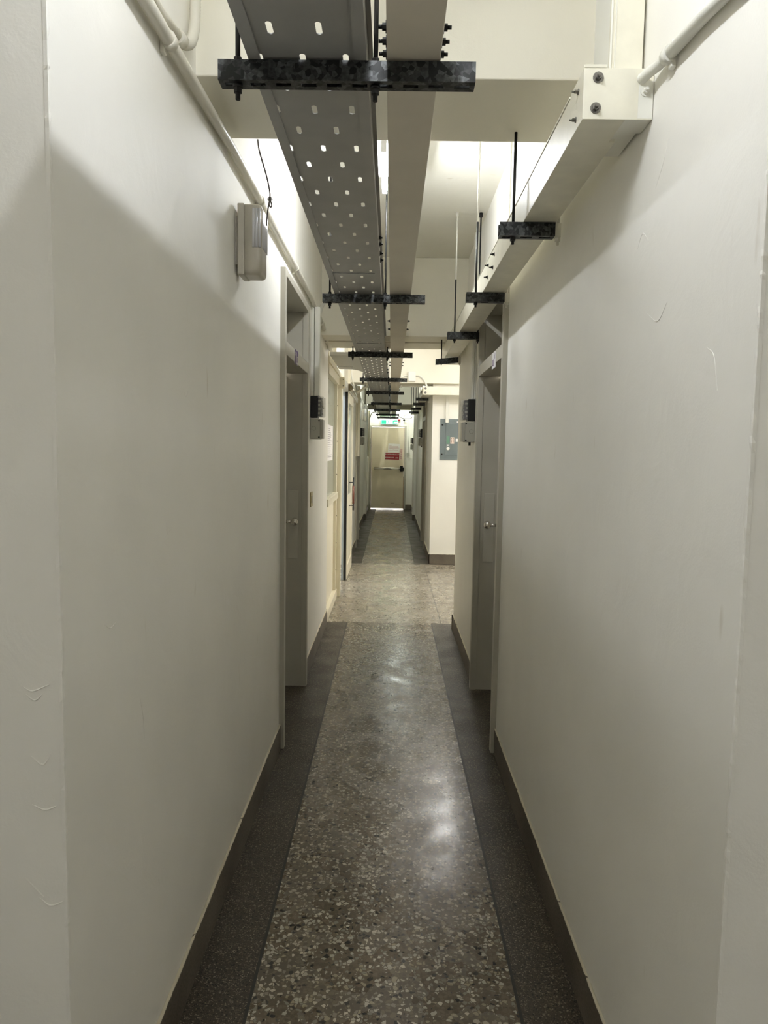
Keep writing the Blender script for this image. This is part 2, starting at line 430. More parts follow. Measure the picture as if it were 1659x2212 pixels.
# pilasters and beams
p = MB().box(FXL2, FXL2+.054, 15.5, 16.045, 0, 2.5); struct(p, 'pilaster_column', 'wall', 'pale pilaster on the wall with the sliding door, deep in the passage')
p = MB().box(FXR-.054, FXR, 15.5, 16.045, 0, 2.5); struct(p, 'pilaster_column', 'wall', 'pale pilaster on the wall past the slate blue panel')
def beam(x0, x1, y0, y1, z, label, extra=None):
    mb = MB().box(x0, x1, y0, y1, z, H, .004)
    if extra: extra(mb)
    return struct(mb, 'ceiling_beam', 'beam', label)
beam(XL-.02, XR+.02, 2.05, 2.45, 2.562, 'cream ceiling beam crossing just beyond the first strut hanger')
beam(XL-.02, XR+.02, 5.56, 5.84, 2.412, 'deep cream beam over the end of the first passage', lambda mb: mb.box(XL-.02, XR+.02, 5.852, 6.19, 2.403, 2.99, .003))
beam(-.84, 3.2, 9.58, 9.95, 2.425, 'bright white beam face across the far side of the lobby')
beam(FXL-.02, FXR+.02, 15.5, 15.72, 2.515, 'olive cream beam across the further passage')
beam(FXL-.02, FXR+.02, 16.95, 17.15, 2.475, 'white beam nearest the green exit sign')

# ------------------------------------------------------------------ flush doors in deep frames with transom panels
def door(n, s, xw, yy, label, detail=True):
    """s=-1 on the -X wall, +1 on the +X wall; u runs from the wall face into the wall"""
    y0, y1 = yy; X = lambda u: s*(xw+u); ys = y1-.045
    t = thing('door_%d' % n, (X(.05), (y0+y1)/2, 0), label, 'door', None, 'structure')
    f = MB()
    f.box(X(-.025), X(.19), y0, y0+.045, 0, 2.425, .0015)
    f.box(X(.012), X(.19), ys, y1, 0, 2.425, .0015); f.box(X(-.025), X(.011), ys-.006, y1, 0, 2.425, .0015)
    f.box(X(-.025), X(.19), y0+.0455, ys-.0065, 2.39, 2.425, .0015)
    f.build('door_frame', 'frame', t)
    MB().box(X(-.022), X(.112), y0+.046, ys-.007, 2.012, 2.078, .0015).build('transom_bar', 'frame', t)
    MB().box(X(.112), X(.15), y0+.046, ys-.001, 2.079, 2.389).build('transom_panel', 'leaf', t)
    lf = MB().box(X(.118), X(.16), y0+.05, ys-.006, .006, 2.008, .002).build('door_leaf', 'leaf', t)
    if detail:
        k = MB(); zc = 1.085; yk = ys-.075
        k.cyl((X(.117), yk, zc), (X(.109), yk, zc), .031, 20)
        k.cyl((X(.109), yk, zc), (X(.066), yk, zc), .0105, 14)
        k.ball((X(.048), yk, zc), .026, .9, 1, 1, 20)
        k.build('door_knob', 'steel', lf)
        pl = MB().box(X(.034), X(.100), ys-.009, ys-.0002, .84, 1.28, .0022)
        for zz in (.875, 1.01, 1.24): pl.cyl((X(.067), ys-.009, zz), (X(.067), ys-.0102, zz), .0045, 10)
        pl.build('lock_cover_plate', 'plate', t)
    return t
dA = door(1, -1, .555, D1, 'olive grey recessed door on the wall with the emergency light')
dB = door(2, 1, .56, D1, 'olive grey recessed door under the cream wall trunking')
door(3, -1, .555, D2, 'dim recessed door just past the white sliding door')
door(4, 1, .54, D2, 'dim recessed door just past the slate blue panel')
door(5, -1, .60, D3, 'small recessed door on the wall with the distant emergency light')
door(6, 1, .54, D3, 'small recessed door on the wall with the small grey call box')

def number_plate(name, x, s, y, z, wd, ht, label):
    t = thing(name, (x, y, z), label, 'sign')
    MB().box(x, x-s*.003, y-wd/2, y+wd/2, z-ht/2, z+ht/2, .0006).build('plate', 'lilac' if s < 0 else 'paper', t)
    i = MB()
    def r(a, b2, c, d): i.box(x-s*.003, x-s*.0034, y+a*wd, y+b2*wd, z+c*ht, z+d*ht)
    if s < 0:
        r(-.5, -.34, .12, .5); r(-.30, .02, .36, .5); r(.10, .48, .12, .5)
        r(-.42, -.2, -.5, .1); r(-.02, .06, -.36, .10); r(.20, .30, -.3, .06); r(-.1, .14, -.5, -.40); r(.32, .46, -.5, -.42)
    else:
        r(.02, .14, -.30, .06); r(.02, .34, -.34, -.26); r(.24, .34, -.30, .06); r(-.18, -.12, -.3, .3); r(-.34, -.28, .05, .36)
    i.build('lettering', 'ink', t)
number_plate('room_number_plate', XL+.0215, -1, 3.965, 2.040, .135, .078, 'purple and white room number plate on the transom bar opposite the wall trunking')
number_plate('room_number_plate', XR-.0215, 1, 3.86, 2.030, .13, .085, 'white room number plate on the transom bar under the wall trunking')

# ------------------------------------------------------------------ glazed partition and sliding door of the lobby
t = thing('window_1', (XL, 6.8, 0), 'cream framed glazed partition with a kick panel beside the sliding door', 'window', None, 'structure')
f = MB()
f.box(-.60, -.548, 6.205, 7.355, 0, .085, .003)            # bottom rail
f.box(-.60, -.545, 6.205, 7.355, 1.035, 1.10, .003)        # sill rail
f.box(-.60, -.545, 6.205, 7.355, 2.19, 2.275, .003)        # head
f.box(-.60, -.558, 7.27, 7.355, .09, 2.19, .002)           # bead next to the post
f.box(-.60, -.560, 6.205, 6.25, .09, 2.19, .002)
f.build('window_frame', 'cream', t)
MB().box(-.592, -.586, 6.25, 7.27, .086, 1.034).build('kick_panel', 'creamd', t)
MB().box(-.594, -.588, 6.25, 7.27, 1.101, 2.189).build('glass_pane', 'glass', t)
for z in (.30, .58, .86, 1.28, 1.62, 1.98): MB().cyl((-.558, 7.285, z), (-.553, 7.285, z), .005, 8).build('screw', 'boltdark', t)
MB().box(-.62, -.518, 7.36, 7.47, 0, 2.162, .003).build('post', 'cream', t)
t2 = thing('window_2', (XL, 7.9, 2.3), 'clerestory window with bright vertical blinds above the glazed partition', 'window', None, 'structure')
f = MB()
for z0, z1 in ((2.29, 2.34), (2.94, 2.995)): f.box(-.62, -.545, 6.205, 9.41, z0, z1, .002)
for y in (6.205, 7.0, 8.1, 9.36): f.box(-.615, -.55, y, y+.05, 2.341, 2.939, .002)
f.build('window_frame', 'cream', t2)
g = MB()
for a, e in ((6.256, 6.999), (7.051, 8.099), (8.151, 9.359)): g.box(-.590, -.586, a, e, 2.342, 2.938)
g.build('glass_pane', 'glassclear' if 'glassclear' in M else 'clear', t2)
vb = thing('vertical_blind', (-.68, 7.9, 2.30), 'white vertical blind slats behind the clerestory glass', 'blind')
for i in range(36):
    y = 6.30+i*.086
    MB().prism([(-.68-.030, y-.022), (-.68+.030, y+.020), (-.68+.030, y+.0225), (-.68-.030, y-.0195)], 'z', 2.30, 2.93).build('blind_slat', 'blind', vb)
MB().box(-.70, -.66, 6.26, 9.38, 2.932, 2.965).build('blind_rail', 'fixt', vb)

hb = thing('door_track_box', (-.53, 8.9, 2.17), 'cream track box running above the white sliding door', 'track box')
MB().box(-.60, -.492, 7.365, 7.43, 2.163, 2.272, .002).build('end_cap', 'cream', hb)
MB().box(-.60, -.496, 7.431, 10.35, 2.20, 2.268, .002).build('cover', 'race', hb)
for y, z in ((7.363, 2.185), (7.363, 2.25)):
    for x in (-.585, -.507): MB().cyl((x, y, z), (x, y-.004, z), .005, 8).build('screw', 'boltdark', hb)
dc = thing('door_closer', (-.47, 8.6, 2.23), 'bronze and steel cylinder door closer fixed to the track box', 'door closer')
MB().cyl((-.470, 8.15, 2.232), (-.470, 9.15, 2.232), .021, 16).build('cylinder', 'steel', dc)
MB().cyl((-.470, 8.05, 2.232), (-.470, 8.149, 2.232), .024, 16).box(-.495, -.470, 8.06, 8.13, 2.19, 2.27, .002).build('end_cap', 'bronze', dc)
sd = thing('door_7', (-.53, 8.8, 0), 'white framed sliding door standing half open, with a wood-gripped pull handle', 'door', None, 'structure')
y0, y1 = 8.27, 9.36
f = MB()
f.box(-.545, -.505, y0, y0+.10, .01, 2.195, .002); f.box(-.545, -.505, y1-.10, y1, .01, 2.195, .002)
f.box(-.545, -.505, y0+.1005, y1-.1005, 2.08, 2.195, .002); f.box(-.545, -.505, y0+.1005, y1-.1005, .01, .16, .002); f.box(-.545, -.505, y0+.1005, y1-.1005, .86, .98, .002)
f.build('leaf_frame', 'creamd', sd)
MB().box(-.532, -.520, y0+.1, y1-.1, .161, .859).build('leaf_panel', 'creamd', sd)
MB().box(-.530, -.524, y0+.1, y1-.1, .981, 2.079).build('glass_pane', 'glass', sd)
MB().box(-.567, -.5455, y0-.004, y0+.03, .01, 2.195).build('edge_channel', 'bluetrim', sd)
MB().box(-.540, -.512, y0-.012, y0-.0005, .01, 2.195).build('brush_seal', 'gap', sd)
h = MB().cyl((-.455, 8.62, .80), (-.455, 8.62, 1.20), .0085, 10)
for z in (.86, 1.14): h.cyl((-.505, 8.62, z), (-.455, 8.62, z), .006, 8)
hd = h.build('pull_handle', 'boltdark', sd)
MB().cyl((-.455, 8.62, .88), (-.455, 8.62, 1.10), .013, 12).build('grip', 'wood', hd)
n = thing('notice_sheet', (-.573, 6.9, 1.6), 'white printed notice taped inside the partition glass', 'notice')
MB().box(-.5878, -.5868, 6.46, 7.12, 1.43, 1.765).build('sheet', 'paper', n)
i = MB()
for k in range(15):
    z = 1.735-k*.019; a = 6.50+.03*random.random(); i.box(-.5868, -.5865, a, 6.8+.28*random.random(), z, z-.006)
i.build('print_lines', 'inkgrey', n)

# ------------------------------------------------------------------ fire door at the far end
fd = thing('door_8', (-.1, YE, 0), 'beige steel fire door with a panic bar at the passage end', 'door', None, 'structure')
f = MB().box(-.57, -.525, YE-.02, YE+.12, 0, 2.145, .002).box(.330, .375, YE-.02, YE+.12, 0, 2.145, .002).box(-.5245, .3295, YE-.02, YE+.12, 2.110, 2.145, .002)
f.build('door_frame', 'frame', fd)
lf = MB().box(-.515, .320, YE+.005, YE+.05, .022, 2.103, .002).build('door_leaf', 'firedoor', fd)
r = MB().box(-.5245, -.516, YE+.0, YE+.03, .0, 2.108).box(.321, .3295, YE+.0, YE+.03, .0, 2.108).box(.313, .3205, YE+.004, YE+.03, .03, .85)
r.box(.0, .09, YE+.0042, YE+.01, .155, .163).box(.12, .17, YE+.0042, YE+.01, .115, .12).box(.17, .24, YE+.0042, YE+.01, .135, .139).build('rusty_edge', 'rust', lf)
pb = MB().cyl((-.44, YE-.06, 1.055), (.23, YE-.06, 1.055), .033, 14)
pb.build('push_bar', 'steel', lf)
MB().box(-.45, -.33, YE-.085, YE+.004, 1.03, 1.082, .006).build('bar_bracket', 'bronze', lf)
MB().box(.225, .30, YE-.07, YE+.004, .985, 1.125, .008).box(.275, .325, YE-.10, YE-.0, 1.0, 1.09, .006).build('latch_case', 'boltdark', lf)
ap = thing('paper_notice', (.07, YE, 1.56), 'white paper notice with small purple print on the fire door', 'notice')
MB().prism([(-.087, 1.69), (.212, 1.682), (.205, 1.462), (-.094, 1.468)], 'y', YE+.003, YE+.0045).build('sheet', 'paper', ap)
i = MB()
for z, a, e in ((1.645, -.06, .0), (1.620, -.06, .17), (1.603, -.06, .19), (1.587, -.06, .17), (1.570, -.06, .19), (1.553, -.05, .06), (1.530, .03, .17), (1.517, -.07, .03)):
    i.box(a, e, YE+.0026, YE+.003, z, z-.008)
i.build('print_lines', 'inkred', ap)

def text(body, name, size, loc, rot, m, parent, sx=1., align='CENTER', ext=.0006):
    cu = bpy.data.curves.new(name, 'FONT'); cu.body = body; cu.size = size; cu.align_x = align; cu.align_y = 'CENTER'; cu.extrude = ext
    cu.materials.append(M[m])
    o = bpy.data.objects.new(name, cu); COL.objects.link(o); o.rotation_euler = rot; o.scale = (sx, 1, 1)
    bpy.context.view_layer.update()
    me = bpy.data.meshes.new_from_object(o.evaluated_get(bpy.context.evaluated_depsgraph_get()))
    bpy.data.objects.remove(o); me.name = name
    if not me.materials: me.materials.append(M[m])
    o = bpy.data.objects.new(name, me); COL.objects.link(o); o.rotation_euler = rot; o.scale = (sx, 1, 1)
    o.parent = parent; o.location = Vector(loc)-Vector(parent.location)
    return o
rs = thing('warning_sign', (.03, YE, 1.36), 'red warning sign with two lines of white characters on the fire door', 'sign')
MB().prism([(-.168, 1.462), (.208, 1.452), (.203, 1.268), (-.174, 1.278)], 'y', YE+.0030, YE+.0046).build('backing', 'white', rs)
MB().prism([(-.160, 1.455), (.202, 1.446), (.198, 1.275), (-.166, 1.284)], 'y', YE+.0018, YE+.0030).build('plate', 'red', rs)
text('本安全門為常閉式防火門', 'lettering', .036, (.018, YE+.0012, 1.410), (PI/2, .026, 0), 'white', rs, .93)
text('請保持隨手關門．謝謝！', 'lettering', .036, (.015, YE+.0012, 1.326), (PI/2, .026, 0), 'white', rs, .93)
vs = thing('vertical_sticker', (.25, YE, 1.41), 'narrow white sticker with a column of red characters beside the panic bar latch', 'sign')
MB().prism([(.224, 1.560), (.284, 1.558), (.276, 1.262), (.214, 1.264)], 'y', YE+.0030, YE+.0046).build('sheet', 'peach', vs)
for k, ch in enumerate('請隨手關門'):
    text(ch, 'lettering', .056, (.252-.0022*k, YE+.0022, 1.530-k*.0595), (PI/2, .03, 0), 'red', vs)

ex = thing('exit_sign', (-.07, YE-.06, 2.17), 'lit green exit sign above the fire door', 'exit sign')
MB().box(-.288, .146, YE-.055, YE-.005, 2.170, 2.292, .004).build('housing', 'fixt', ex)
MB().box(-.284, .142, YE-.058, YE-.0552, 2.174, 2.288).build('light_panel', 'exitw', ex)
MB().box(-.270, -.150, YE-.0602, YE-.0582, 2.188, 2.282).build('green_field', 'exitg', ex)
g = MB().box(.040, .135, YE-.0602, YE-.0582, 2.243, 2.282).box(.018, .040, YE-.0602, YE-.0582, 2.188, 2.27)
for k in range(4): g.box(.055+k*.021, .068+k*.021, YE-.0602, YE-.0582, 2.192, 2.222)
g.build('green_lettering', 'exitg', ex)
MB().prism([(-.120, 2.282), (-.108, 2.282), (-.078, 2.235), (-.108, 2.190), (-.120, 2.190), (-.094, 2.235)], 'y', YE-.0602, YE-.0582).build('arrow', 'exitg', ex)
al = thing('alarm_strobe', (.175, YE, 2.30), 'small dark red alarm strobe beside the green exit sign', 'alarm')
MB().box(.145, .205, YE-.045, YE, 2.265, 2.30, .004).prism([(.145, 2.30), (.160, 2.30), (.150, 2.325), (.143, 2.325)], 'y', YE-.045, YE).prism([(.190, 2.30), (.205, 2.30), (.207, 2.325), (.200, 2.325)], 'y', YE-.045, YE).build('body', 'red', al)
dm = thing('dome_camera', (.306, YE, 2.28), 'black ball camera on a white mount above the corner of the fire door', 'camera')
MB().ball((.303, YE-.07, 2.285), .027).build('ball', 'black', dm)
MB().cyl((.306, YE, 2.245), (.306, YE-.04, 2.25), .028, 16).cyl((.306, YE-.035, 2.25), (.304, YE-.06, 2.268), .008, 10).build('mount', 'fixt', dm)
cb = thing('call_box', (.43, YE, 1.37), 'small grey call box on the wall beside the fire door', 'box')
MB().box(.397, .458, YE-.045, YE, 1.362, 1.462, .003).build('body', 'boxgrey', cb)
MB().box(.405, .450, YE-.048, YE-.0455, 1.40, 1.455).build('cover', 'boxgrey', cb)
MB().tube([(.43, YE-.008, 1.462), (.432, YE-.008, 2.0), (.43, YE-.008, 2.30), (.32, YE-.008, 2.305)], .007, 8).build('conduit', 'race', cb)

# ------------------------------------------------------------------ cable tray with punched slots
TX0, TX1, TZ = -.312, -.068, 2.362
tray = thing('cable_tray', (-.19, 1.2, TZ), 'long grey perforated cable tray hung along the ceiling, branching to the partition', 'cable tray')
tb = MB(); PIT = .2232
def slot_row(y0, y1, xs, hw=.0062, hl=.021):
    """a strip of sheet y0..y1 with rounded slots centred at each x"""
    edges = [TX0]+[(a+b2)/2 for a, b2 in zip(xs, xs[1:])]+[TX1]; yc = (y0+y1)/2; cf = hw*.7
    for k, x in enumerate(xs):
        a, e = edges[k], edges[k+1]
        o = [(a, y0), (e, y0), (e, y1), (a, y1)]
        q = [(x-hw+cf, yc-hl), (x+hw-cf, yc-hl), (x+hw, yc-hl+cf), (x+hw, yc+hl-cf), (x+hw-cf, yc+hl), (x-hw+cf, yc+hl), (x-hw, yc+hl-cf), (x-hw, yc-hl+cf)]
        for z in (TZ, TZ+.0018):
            O = [tb.bm.verts.new((*p, z)) for p in o]; Q = [tb.bm.verts.new((*p, z)) for p in q]
            for i2 in range(4):
                tb.bm.faces.new((O[i2], O[(i2+1) % 4], Q[(2*i2+1) % 8], Q[2*i2]))
                tb.bm.faces.new((O[(i2+1) % 4], Q[(2*i2+2) % 8], Q[2*i2+1]))
            if z == TZ: Q0 = Q
        for i2 in range(8): tb.bm.faces.new((Q0[i2], Q0[(i2+1) % 8], Q[(i2+1) % 8], Q[i2]))
y = .95
X2, X3 = (-.252, -.156), (-.290, -.200, -.110)
yr = 1.487-.2232*3
prev = yr-.045
while yr < 18.1:
    slot_row(prev, yr+.0425, X2); slot_row(yr+.0425, yr+.0425+.087, X3)
    prev = yr+.1295; nxt = yr+PIT
    yr = nxt
YT1 = prev
tb.build('tray_base', 'tray', tray)
YT0 = 1.487-.2232*3-.045
# side rails (web, bottom lip, top lip); the branch opens one rail
for sname, x, s in (('side_rail', TX0, -1), ('side_rail', TX1, 1)):
    mb = MB()
    spans = ((YT0, 6.33), (7.85, YT1)) if s < 0 else ((YT0, YT1),)
    for a, e in spans:
        mb.box(x, x+s*.0018, a, e, TZ-.0025, TZ+.052)
        mb.box(x-s*.024, x+s*.0018, a, e, TZ-.0042, TZ-.0002)
        mb.box(x, x+s*.012, a, e, TZ+.0522, TZ+.054)
    mb.build(sname, 'tray', tray)
br = MB()
arc = [(TX0, 7.85), (-.325, 7.66), (-.36, 7.52), (-.42, 7.43), (-.555, 7.40)]
br.prism([(TX0, 6.33), (-.555, 6.33), (-.555, 7.40), (-.42, 7.43), (-.36, 7.52), (-.325, 7.66), (TX0, 7.85)], 'z', TZ-.001, TZ+.001)
br.box(TX0, -.555, 6.328, 6.331, TZ-.003, TZ+.026)
br.box(TX0, -.555, 6.331, 6.40, TZ-.0045, TZ-.0012); br.box(-.40, -.555, 7.20, 7.40, TZ-.0045, TZ-.0012)
for (xa, ya), (xb, yb) in zip(arc, arc[1:]):
    br.poly([(xa, ya, TZ-.004), (xb, yb, TZ-.004), (xb, yb, TZ+.054), (xa, ya, TZ+.054)])
br.build('branch', 'branch', tray)
MB().box(-.31, -.07, 3.395, 3.40, TZ-.0035, TZ-.0002).build('joint_plate', 'tray', tray)
for yj in (5.6, 7.95, 10.2, 12.8, 15.0): MB().box(-.288, -.092, yj, yj+.09, TZ-.003, TZ-.0003).build('joint_plate', 'tray', tray)
def bolt(mb, p, d, r=.0065, l=.014):
    d = Vector(d).normalized(); p = Vector(p)
    mb.cyl(p, p+d*.002, r*1.9, 14); mb.cyl(p+d*.002, p+d*.009, r*1.15, 6); mb.cyl(p+d*.009, p+d*(.009+l), r*.62, 10)
    return mb
for yb in (2.94, 3.03, 3.17, 3.28):
    bolt(MB(), (TX1+.0018, yb, TZ+.03), (1, 0, 0), .006, .006).build('bolt', 'boltdark', tray)
for yb in (6.85, 7.2, 7.7, 8.0):
    bolt(MB(), (TX1+.0018, yb, TZ+.03), (1, 0, 0), .007, .008).build('bolt', 'boltdark', tray)

# ------------------------------------------------------------------ plain duct beside the tray
duct = thing('wire_duct', (.03, 1, 2.36), 'plain closed cream wire duct running beside the perforated cable tray', 'wire duct')
ys = [.85, 5.22, 7.35, 10.0, 12.7, 15.4, 18.2]
for a, e in zip(ys, ys[1:]):
    MB().box(-.0245, .0875, a+.0006, e-.0006, 2.362, 2.462, .0015).build('duct_section', 'duct', duct)
for yb in (1.495, 1.545, 1.592, 4.76, 5.08, 7.0, 7.25, 9.75, 10.2, 12.5, 12.9):
    for x, s in ((-.0245, -1), (.0875, 1)):
        bolt(MB(), (x, yb, 2.385), (s, 0, 0), .006, .008).build('bolt', 'boltdark', duct)

# ------------------------------------------------------------------ strut hangers under tray and duct
def strut_bar(mb, x0, x1, y, zt, hgt=.041, slots=True, wd=.041):
    """open-topped channel with a slotted underside"""
    th = .0025; zb = zt-hgt
    mb.box(x0, x1, y-wd/2, y-wd/2+th, zb, zt); mb.box(x0, x1, y+wd/2-th, y+wd/2, zb, zt)
    mb.box(x0, x1, y-wd/2+th, y-wd/2+.009, zt-th, zt); mb.box(x0, x1, y+wd/2-.009, y+wd/2-th, zt-th, zt)
    mb.box(x0, x1, y-wd/2+th, y-.0065, zb, zb+th); mb.box(x0, x1, y+.0065, y+wd/2-th, zb, zb+th)
    n = max(2, round((x1-x0)/.056)); p = (x1-x0)/n
    for k in range(n+1):
        c0 = x0+k*p; a, e = max(x0, c0-.011), min(x1, c0+.011)
        mb.box(a, e, y-.0065, y+.0065, zb, zb+th)
ORD = ['first and largest', 'second', 'third', 'fourth', 'fifth', 'sixth', 'seventh', 'eighth', 'ninth and last']
SY = [1.585, 3.845, 6.08, 8.26, 10.16, 12.6, 14.6, 16.6, 18.15]
for k, y in enumerate(SY):
    t = thing('strut_hanger', (-.19, y, 2.32), '%s dark strut hanger carrying the cable tray, counted from the passage mouth' % ORD[k], 'strut hanger', 'strut hangers under the cable tray')
    mb = MB(); strut_bar(mb, -.378, .162, y, 2.357); mb.build('channel', 'strut', t)
    for x in (-.340, -.048):
        top = 2.999 if not (2.05 < y < 2.45) else 2.56
        if 9.58 < y < 9.95: top = 2.42
        rod = MB().cyl((x, y, 2.285), (x, y, top), .0052, 10)
        rod.cyl((x, y, 2.309), (x, y, 2.315), .0105, 14); rod.cyl((x, y, 2.299), (x, y, 2.309), .009, 6)
        rod.cyl((x, y, 2.358), (x, y, 2.361), .012, 14); rod.cyl((x, y, 2.361), (x, y, 2.370), .009, 6)
        rod.build('threaded_rod', 'rod', t)

# ------------------------------------------------------------------ cream trunking on the right-hand wall with its brackets
tr = thing('wall_trunking', (.46, 1.65, 2.28), 'cream box trunking along the wall, bolted end box toward the passage mouth', 'trunking')
MB().box(.409, .515, 1.760, 3.30, 2.281, 2.384, .0015).build('trunk_section', 'trunk', tr)
MB().box(.409, .515, 3.302, 6.02, 2.281, 2.384, .0015).build('trunk_section', 'trunk', tr)
MB().box(.407, .511, 1.775, 6.02, 2.3845, 2.389, .0008).build('lid', 'trunk', tr)
e = MB().box(.406, .5585, 1.640, 1.6416, 2.279, 2.386, .0005).box(.4065, .50, 1.6425, 1.760, 2.2795, 2.387, .0008).box(.4065, .455, 1.639, 1.644, 2.386, 2.393, .0006)
eb = e.build('end_box', 'trunk', tr)
MB().box(.5001, .5585, 1.6425, 1.712, 2.2797, 2.386, .0006).build('side_plate', 'race', tr)
MB().box(.5265, .5585, 1.6395, 1.6402, 2.281, 2.36).build('white_patch', 'race', tr)
for x, z, m in ((.437, 2.366, 'bolt'), (.434, 2.302, 'bolt')):
    bolt(MB(), (x, 1.640, z), (0, -1, 0), .0062, .007).build('bolt', m, tr)
bolt(MB(), (.541, 1.6395, 2.338), (0, -1, 0), .0058, .006).build('bolt', 'race', tr)
for y, z in ((1.685, 2.357), (1.70, 2.303)): bolt(MB(), (.4065, y, z), (-1, 0, 0), .0034, .006).build('bolt', 'bolt', tr)
for y, z in ((3.02, 2.355), (3.20, 2.355), (3.05, 2.31), (3.22, 2.31)):
    bolt(MB(), (.409, y, z), (-1, 0, 0), .0042, .008).build('bolt', 'boltdark', tr)
MB().box(.409, 1.6, 6.10, 6.22, 2.28, 2.384, .0015).box(.409, .52, 6.021, 6.0995, 2.281, 2.384).build('turned_end', 'trunk', tr)
TL = ['bracket bar under the wall trunking, the one closest to its bolted end box', 'second bracket bar under the wall trunking from its bolted end box', 'third bracket bar under the wall trunking, with both nuts black', 'tilted last bracket bar of the near wall trunking, by the lobby']
for k, y in enumerate((2.375, 3.40, 4.52, 5.70)):
    t = thing('trunking_bracket', (.42, y, 2.24), TL[k], 'bracket', 'brackets under the wall trunking')
    mb = MB(); strut_bar(mb, .334, .511, y, 2.2795 if k < 3 else 2.268, .042)
    if k == 3:
        for v in mb.bm.verts: v.co.z += .10*(v.co.x-.42)
    ch = mb.build('channel', 'strut', t)
    l = MB().cyl((.379, y, 2.215), (.379, y, 2.60), .0048, 10).cyl((.379, y, 2.226), (.379, y, 2.2365), .0095, 6)
    l.build('threaded_rod', 'rod', t)
    MB().cyl((.379, y, 2.60), (.379, y, 2.999), .0048, 10).cyl((.379, y, 2.975), (.379, y, 2.9995), .011, 12).build('painted_rod', 'rod' if k == 0 else 'whiterod', t)
    r = MB().cyl((.5235, y, 2.215), (.5235, y, 2.999), .0045, 10).cyl((.5235, y, 2.975), (.5235, y, 2.9995), .011, 12).cyl((.5235, y, 2.226), (.5235, y, 2.2365), .0095, 6)
    r.box(.511, .531, y-.014, y+.014, 2.237, 2.279)
    r.build('painted_rod', 'rod' if k == 2 else 'whiterod', t)
vt = thing('vertical_trunking', (.51, 1.75, 2.29), 'white vertical trunking rising from the bolted end box to the ceiling', 'trunking')
MB().box(.483, .5535, 1.715, 1.86, 2.287, 2.999, .0015).build('trunk_body', 'race', vt)
MB().box(.478, .5535, 1.7065, 1.7145, 2.40, 2.998, .001).build('lid', 'trunk', vt)
MB().box(.478, .482, 1.7035, 1.7062, 2.40, 2.998).box(.489, .491, 1.7045, 1.7062, 2.40, 2.998).build('rib', 'race', vt)

# second run of trunking in the further passage
t = thing('lobby_trunking', (.45, 9.45, 2.27), 'cream trunking crossing in front of the wall with the slate blue panel', 'trunking')
MB().box(.400, 3.19, 9.44, 9.55, 2.266, 2.366, .0015).build('trunk_section', 'trunk', t)
MB().box(.405, 3.19, 9.442, 9.552, 2.3665, 2.374, .001).build('lid', 'trunk', t)
MB().box(.392, .50, 9.5505, 14.9, 2.268, 2.366, .0015).build('trunk_section', 'trunk', t)
for x in (.43,):
    for z in (2.295, 2.347): bolt(MB(), (x, 9.44, z), (0, -1, 0), .008, .006).build('bolt', 'bolt', t)
for y in (9.60, 9.75): bolt(MB(), (.392, y, 2.315), (-1, 0, 0), .007, .006).build('bolt', 'bolt', t)
for k, y in enumerate((10.0, 11.1, 12.4, 13.65)):
    b2 = thing('trunking_bracket', (.41, y, 2.24), '%s small bracket bar under the trunking of the further passage, counted from the lobby' % ORD[k].split()[0], 'bracket', 'brackets in the further passage')
    mb = MB(); strut_bar(mb, .320, .500, y, 2.2665, .041); mb.build('channel', 'strut', b2)
    MB().cyl((.362, y, 2.20), (.362, y, 2.999 if y > 9.96 else 2.42), .005, 8).build('threaded_rod', 'rod', b2)
    MB().cyl((.509, y, 2.20), (.509, y, 2.999), .005, 8).build('painted_rod', 'whiterod', b2)

# ------------------------------------------------------------------ meters with clear covers, raceways, switches
def meter(s, xw, y, z, label):
    X = lambda u: s*(xw-u)     # u = distance out from the wall
    t = thing('wall_mounted_meter', (X(0), y, z-.29), label, 'meter', 'meter boxes')
    MB().box(X(.0005), X(.050), y, y+.115, z-.145, z, .003).build('black_housing', 'black', t)
    cvr = MB().box(X(.0505), X(.094), y+.002, y+.113, z-.140, z-.002, .010).build('clear_cover', 'clear', t)
    tbk = MB().box(X(.0506), X(.074), y+.006, y+.108, z-.134, z-.008, .002).build('terminal_block', 'darkgrey', t)
    inn = MB()
    for k in range(5):
        z0 = z-.020-k*.023; inn.box(X(.0745), X(.079+.004*((k*7) % 3)), y+.012+.01*(k % 2), y+.10, z0, z0-.012)
    for k in range(4):
        z0 = z-.024-k*.028; inn.box(X(.053), X(.070-.006*(k % 2)), y+.0052, y+.0058, z0, z0-.012)
    inn.build('terminal_strip', 'boxgrey', tbk)
    lb = MB().box(X(.0005), X(.068), y+.001, y+.118, z-.288, z-.152, .003).build('lower_box', 'boxgrey', t)
    MB().box(X(.0685), X(.086), y+.004, y+.115, z-.284, z-.156, .002).build('box_lid', 'boxgrey', t)
    ring = MB(); n = 24
    for k in range(n):
        a0, a1 = 2*PI*k/n, 2*PI*(k+1)/n
        ring.poly([(X(.024+.0145*math.cos(a)*q), y+.0004, z-.217+.0145*math.sin(a)*q) for a, q in ((a0, 1), (a1, 1), (a1, .9), (a0, .9))])
    ring.build('knockout', 'cable', lb)
    for zz in (-.165, -.276): MB().cyl((X(.060), y+.001, z+zz), (X(.060), y-.003, z+zz), .0055, 12).build('screw', 'boltdark', lb)
    if s > 0: MB().cyl((X(.03), y+.04, z-.288), (X(.03), y+.04, z-.312), .008, 10).build('cable_gland', 'boltdark', lb)
    return t
meter(-1, .555, 4.86, 1.898, 'black meter with clear cover over a grey box, beside the door opposite the wall trunking')
meter(1, .56, 4.85, 1.893, 'black meter with clear cover over a grey box, beside the door under the wall trunking')
meter(-1, .555, 12.25, 1.90, 'small distant meter beside the tall olive raceway past the sliding door')
